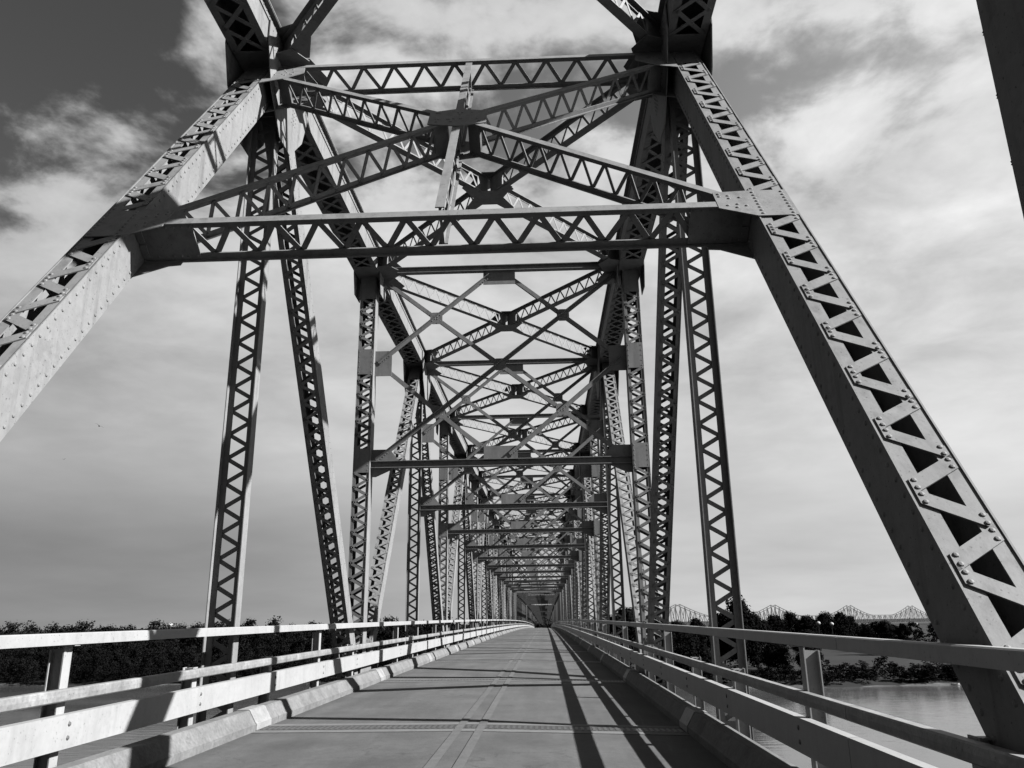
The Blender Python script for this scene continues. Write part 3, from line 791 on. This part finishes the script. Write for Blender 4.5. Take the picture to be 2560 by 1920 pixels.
# ------------------------------------------------------------------ trees
def crown_mesh(h, r, base, nclump, nleaf, leaf, rng, squash=1.0):
    """leaf-sized faces gathered in clumps through the crown"""
    v = []; f = []
    for c in range(nclump):
        t = rng.random(); z = base+(h-base)*t
        rr = r*math.sqrt(max(0.10, 1-abs(2*t-0.8)**2.4))
        a = rng.uniform(0, 2*math.pi); q = math.sqrt(rng.random())*rr*0.85
        cc = V((q*math.cos(a), q*math.sin(a)*squash, z)); cr = r*rng.uniform(0.20, 0.38)
        for i in range(nleaf):
            d = V((rng.gauss(0, 1), rng.gauss(0, 1), rng.gauss(0, 0.75))); d = d.normalized()*cr*rng.random()**0.4
            p = cc+d; s = leaf*rng.uniform(0.6, 1.3)
            n = (d.normalized()+V((rng.uniform(-.8, .8), rng.uniform(-.8, .8), rng.uniform(-.3, .9)))).normalized()
            e1 = n.cross(V((rng.random(), rng.random(), rng.random()))).normalized()*s; e2 = n.cross(e1)*rng.uniform(0.5, 0.9)
            k = len(v); v += [p-e1, p-e2*0.7, p+e1, p+e2]; f.append((k, k+1, k+2, k+3))
    return v, f
def trunk_mb(h, r, rng, limbs=5):
    b = MB()
    def tube(p, q, r0, r1, k=6):
        d = (q-p).normalized(); e1 = d.cross(V((0.3, 0.8, 0.1))).normalized(); e2 = d.cross(e1); n = len(b.v)
        for pp, rr in ((p, r0), (q, r1)):
            for i in range(k): a = 2*math.pi*i/k; b.v.append(pp+(e1*math.cos(a)+e2*math.sin(a))*rr)
        for i in range(k): j = (i+1) % k; b.f.append((n+i, n+j, n+k+j, n+k+i))
    m1 = V((rng.uniform(-.3, .3), rng.uniform(-.3, .3), h*0.45)); top = V((rng.uniform(-.6, .6), rng.uniform(-.6, .6), h*0.85))
    tube(V((0, 0, -1.0)), m1, r, r*0.7); tube(m1, top, r*0.7, r*0.15)
    for i in range(limbs):
        a = rng.uniform(0, 6.28); z = h*rng.uniform(0.3, 0.6); p = V((m1.x*z/h, m1.y*z/h, z)); l = h*rng.uniform(0.2, 0.34)
        tube(p, p+V((math.cos(a)*l, math.sin(a)*l, l*0.8)), r*0.4, r*0.08)
    return b
def mesh_from(name, v, f, material):
    me = bpy.data.meshes.new(name); me.from_pydata([tuple(q) for q in v], [], f); me.materials.append(material); me.update(); return me
rng = random.Random(11)
protos = []
for i in range(5):
    h = 20.0; r = (7.4, 8.6, 6.2, 9.6, 7.0)[i]
    v, f = crown_mesh(h, r, (3.5, 3.0, 5.0, 2.5, 2.0)[i], 130, 70, 0.50, rng)
    tb = trunk_mb(h, 0.42, rng)
    protos.append((mesh_from('crown', v, f, M['leaf'][i % 3]), mesh_from('trunk', tb.v, tb.f, M['trunk'])))
def tree(px, dist_, top, kind, label, group=None, wide=1.0):
    """px: azimuth as tangent; placed on the ground; top: height"""
    x = px*dist_; y = dist_; z = land(x, y)
    t = empty('tree', (x, y, z)); sc = top/20.0
    t.rotation_euler = (0, 0, rng.uniform(0, 6.28)); t.scale = (sc*wide, sc*wide, sc)
    cr, tr = protos[kind]
    for nm, me in (('crown', cr), ('trunk', tr)):
        o = bpy.data.objects.new(nm, me); COL.objects.link(o); o.parent = t
    tag(t, label, 'tree', group); return t
def tx(sx): return (sx-1364)/2084.0     # column of the photograph -> tangent of the bearing, used only to note where things stood
tree(tx(1842), 330, 24.6, 3, 'tall dark leafy tree behind the single-laced steel post, taller than its neighbours', wide=0.72)
tree(tx(1880), 345, 20, 1, 'round dark tree leaning out beside the tallest tree at the steel post', wide=0.85)
tree(tx(1800), 340, 20, 2, 'dark leafy tree beside the tallest tree, nearer the road')
for sx, d, h, k, lb in ((1930, 520, 19.5, 1, 'broad dark tree in the meadow row, next to the tall tree at the steel post'), (1968, 540, 20.5, 3, 'broadest tree of the row, standing right under the far bridge tower beside the steel post'), (2010, 530, 19, 1, 'lower dark tree of the row, just before the two white domes')):
    tree(tx(sx), d, h, k, lb, 'trees in the row beyond the meadow')
for sx, d, h, k, lb in ((2052, 560, 20.5, 3, 'broad dark tree directly behind and between the two white domes'), (2088, 560, 21, 1, 'tall rounded tree just past the two white domes, under the second far bridge tower'), (2115, 570, 18.5, 0, 'smaller dark tree ending the row beyond the white domes')):
    tree(tx(sx), d, h, k, lb, 'trees in the row beyond the meadow')
tree(tx(2196), 430, 15.5, 1, 'low rounded dark tree standing alone in front of the far bridge deck', wide=1.0)
tree(tx(2238), 420, 14, 2, 'small pointed dark tree next to the rounded one before the far bridge')
tree(tx(2150), 470, 13, 0, 'small dark tree at the edge of the meadow before the far bridge')
tree(tx(2330), 1250, 17, 3, 'distant pale tree beneath the end of the far bridge')
for sx, d, h, k, lb in ((1562, 350, 22.5, 1, 'taller of two dark trees rising behind the clustered truss posts'), (1540, 372, 19, 0, 'shorter of two dark trees rising behind the clustered truss posts')):
    tree(tx(sx), d, h, k, lb)
for sx, d, h, k in ((1650, 380, 18, 3), (1690, 390, 17.5, 1), (1735, 400, 18, 0)):
    tree(tx(sx), d, h, k, 'dark tree in the row under the low left end of the far bridge', 'trees under the low end of the far bridge')
tree(tx(1712), 304, 14.0, 3, 'wide bushy tree on the river bank behind the railing posts', wide=1.25)
tree(tx(1752), 303, 10.0, 1, 'bushy willow-like tree at the waterside beside a wider one', wide=1.2)
tree(tx(1926), 318, 9.5, 3, 'low dark bush-like tree on the meadow above the river bank', wide=1.3)
tree(tx(2004), 312, 14, 1, 'dark tree on the river bank seen through the railing beside its tall post', wide=0.9)
# masses of vegetation nobody could count
def mass(name, spots, label, cat, material, leaf, nc, nl):
    V_ = []; F_ = []
    pool = [crown_mesh(1.0, 0.42, 0.08, nc, nl, leaf, rng) for _ in range(6)]
    for (x, y, h, wd) in spots:
        v, f = rng.choice(pool); z = land(x, y)-0.3; a = rng.uniform(0, 6.28); ca, sa = math.cos(a), math.sin(a); k = len(V_)
        V_ += [(x+(q.x*ca-q.y*sa)*h*wd, y+(q.x*sa+q.y*ca)*h*wd, z+q.z*h) for q in v]
        F_ += [tuple(i+k for i in q) for q in f]
    o = bpy.data.objects.new(name, mesh_from(name, V_, F_, material)); COL.objects.link(o); tag(o, label, cat, kind='stuff')
sp = []
for row in range(6):
    x = -420
    while x < -4 + row*6:
        d = 4+row*9+rng.uniform(-3, 3); sp.append((x, shore(x)+d, (9.6+1.75*row)*rng.uniform(0.86, 1.12), 1.0)); x += rng.uniform(3.6, 6.2)
mass('woodland', sp, 'dark dense woodland covering the far bank behind the sunlit railing', 'woodland', M['leaf'][1], 0.026, 46, 30)
sp = []
for i in range(800):
    x = rng.uniform(4, 420); d = rng.uniform(5, 18) if rng.random() < 0.8 else rng.uniform(16, 46)
    sp.append((x, shore(x)+d, rng.uniform(2.4, 5.0), 1.6))
mass('bank_scrub', sp, 'low dark scrub along the river bank below the meadow', 'scrub', M['leaf'][0], 0.05, 20, 16)
sp = []
for i in range(900):
    x = rng.uniform(-500, 1300); y = rng.uniform(470, 1000) + max(0, -x)*0.1
    sp.append((x, y, rng.uniform(9, 15), 1.3))
mass('distant_woods', sp, 'low distant woods beyond the meadow under the far bridge', 'woodland', M['leaf'][2], 0.06, 14, 12)

# ------------------------------------------------------------------ the far cantilever bridge
cb_ = empty('truss_bridge', (474, 1700, -20))
tag(cb_, 'pale distant cantilever bridge with peaked towers on the horizon', 'bridge')
DIRV = V((0.742, 0.670, 0.0)); O = V((238, 1500, -12.6+EYE)) - V((474, 1700, -20)); SP = 302.0; NRM = V((-DIRV.y, DIRV.x, 0))
def topz(t):     # height of the upper chord above the deck
    u = abs(((t/SP+0.5) % 1.0)-0.5)*2; return 18.5+21.5*max(0.0, 1-u/0.62)**1.35
npn = 22
for off in (-5, 5):
    b = MB(); k0, k1 = -int(npn*0.9), int(npn*4.2)
    for i in range(k0, k1):
        t0 = i*SP/npn; t1 = (i+1)*SP/npn; a0 = O+DIRV*t0+NRM*off; a1 = O+DIRV*t1+NRM*off
        b.bar(a0+UZ*topz(t0), a1+UZ*topz(t1), UZ, 1.0, 1.0); b.bar(a0, a1, UZ, 1.3, 1.6)
        b.bar(a0, a0+UZ*topz(t0), NRM, 0.6 if i % npn else 1.6, 0.6)
        if i % 2: b.bar(a0+UZ*topz(t0), a1, NRM, 0.8, 0.6)
        else: b.bar(a0, a1+UZ*topz(t1), NRM, 0.8, 0.6)
    b.build('truss', M['farsteel'], cb_)
b = MB(); b.bar(O-DIRV*260, O+DIRV*1300, UZ, 9, 1.2); b.build('deck', M['white'], cb_)
for k in range(0, 5):
    b = MB(); c = O+DIRV*(k*SP+9)
    for s in (-1, 1): b.box(c+NRM*(s*5)-UZ*6, DIRV*1.6, NRM*1.6, UZ*5.4)
    b.build('pier', M['white'], cb_)

# ------------------------------------------------------------------ small far things
def sphere(b, c, r, k=10):
    n = len(b.v); rows = 6
    for i in range(rows+1):
        p_ = math.pi*i/rows
        for j in range(k): a = 2*math.pi*j/k; b.v.append(c+V((r*math.sin(p_)*math.cos(a), r*math.sin(p_)*math.sin(a), r*math.cos(p_)*0.85)))
    for i in range(rows):
        for j in range(k): j2 = (j+1) % k; b.f.append((n+i*k+j, n+(i+1)*k+j, n+(i+1)*k+j2, n+i*k+j2))
def water_tower(x, y, ztop, r, label, group=None):
    z = land(x, y); t = empty('water_tower', (x, y, z))
    b = MB(); sphere(b, V((0, 0, ztop-z-r*0.85)), r); b.build('tank', M['white'], t)
    b = MB(); b.box(V((0, 0, (ztop-z-r*1.6)/2)), UX*r*0.12, UY*r*0.12, UZ*((ztop-z-r*1.6)/2)); b.build('stem', M['trunk'], t)
    tag(t, label, 'water tower', group)
for sx, zt in ((2036, 2.6), (2068, 2.0)):
    y = 506; water_tower(tx(sx)*y, y, zt-2.6, 1.25, 'small white round tank showing among the dark trees below the far bridge', 'white round tanks')
water_tower(tx(411)*1400, 1400, 9, 4.5, 'tiny white water tower above the woodland on the left shore')
t = empty('tower_block', (tx(679)*1300, 1300, -17)); tag(t, 'tiny pale tower block rising above the woodland', 'building')
b = MB(); b.box(V((0, 0, 14)), UX*3.5, UY*3.5, UZ*14); b.build('wall', M['farsteel'], t)
b = MB(); b.box(V((0, 0, 28.6)), UX*2.0, UY*2.0, UZ*0.6); b.build('roof', M['farsteel'], t)
x = tx(2326)*291; y = shore(x)+2.2
t = empty('boat', (x, y, land(x, y)+0.1)); tag(t, 'small pale boat lying on the muddy far river bank', 'boat')
b = MB(); prof = [(-1.3, 0.32, 0.5), (-0.5, 0.42, 0.42), (0.6, 0.36, 0.45), (1.4, 0.02, 0.6)]
for (xx, w_, h_) in prof: b.v += [V((xx, -w_, h_)), V((xx, -w_*0.6, 0)), V((xx, w_*0.6, 0)), V((xx, w_, h_))]
for i in range(3):
    for j in range(3): q = i*4+j; b.f.append((q, q+4, q+5, q+1))
b.f.append((0, 1, 2, 3)); b.build('hull', M['white'], t)
def bird(sx, sy, d, label, roll):
    e = (cF + cR*((sx-1280)/F_PX) - cU*((sy-960)/F_PX)); p = e*d + V((0, 0, EYE))
    t = empty('bird', p); tag(t, label, 'bird'); t.rotation_euler = (0.2, roll, 0.7)
    b = MB(); sphere(b, V((0, 0, 0)), 0.09, 8)
    for i in range(len(b.v)): b.v[i].y *= 2.4
    b.build('body', M['bird'], t)
    for s in (-1, 1):
        b = MB(); b.prism([V((s*0.05, 0.10, 0.02)), V((s*0.30, 0.16, 0.12)), V((s*0.52, 0.0, 0.05)), V((s*0.28, -0.04, 0.10)), V((s*0.05, -0.08, 0.02))], UZ, 0.012); b.build('wing', M['bird'], t)
bird(248, 1065, 88, 'larger of two dark birds flying in the plain sky beside the bridge', 0.4)
bird(160, 1148, 190, 'smaller, more distant of two dark birds flying in the plain sky beside the bridge', -0.3)
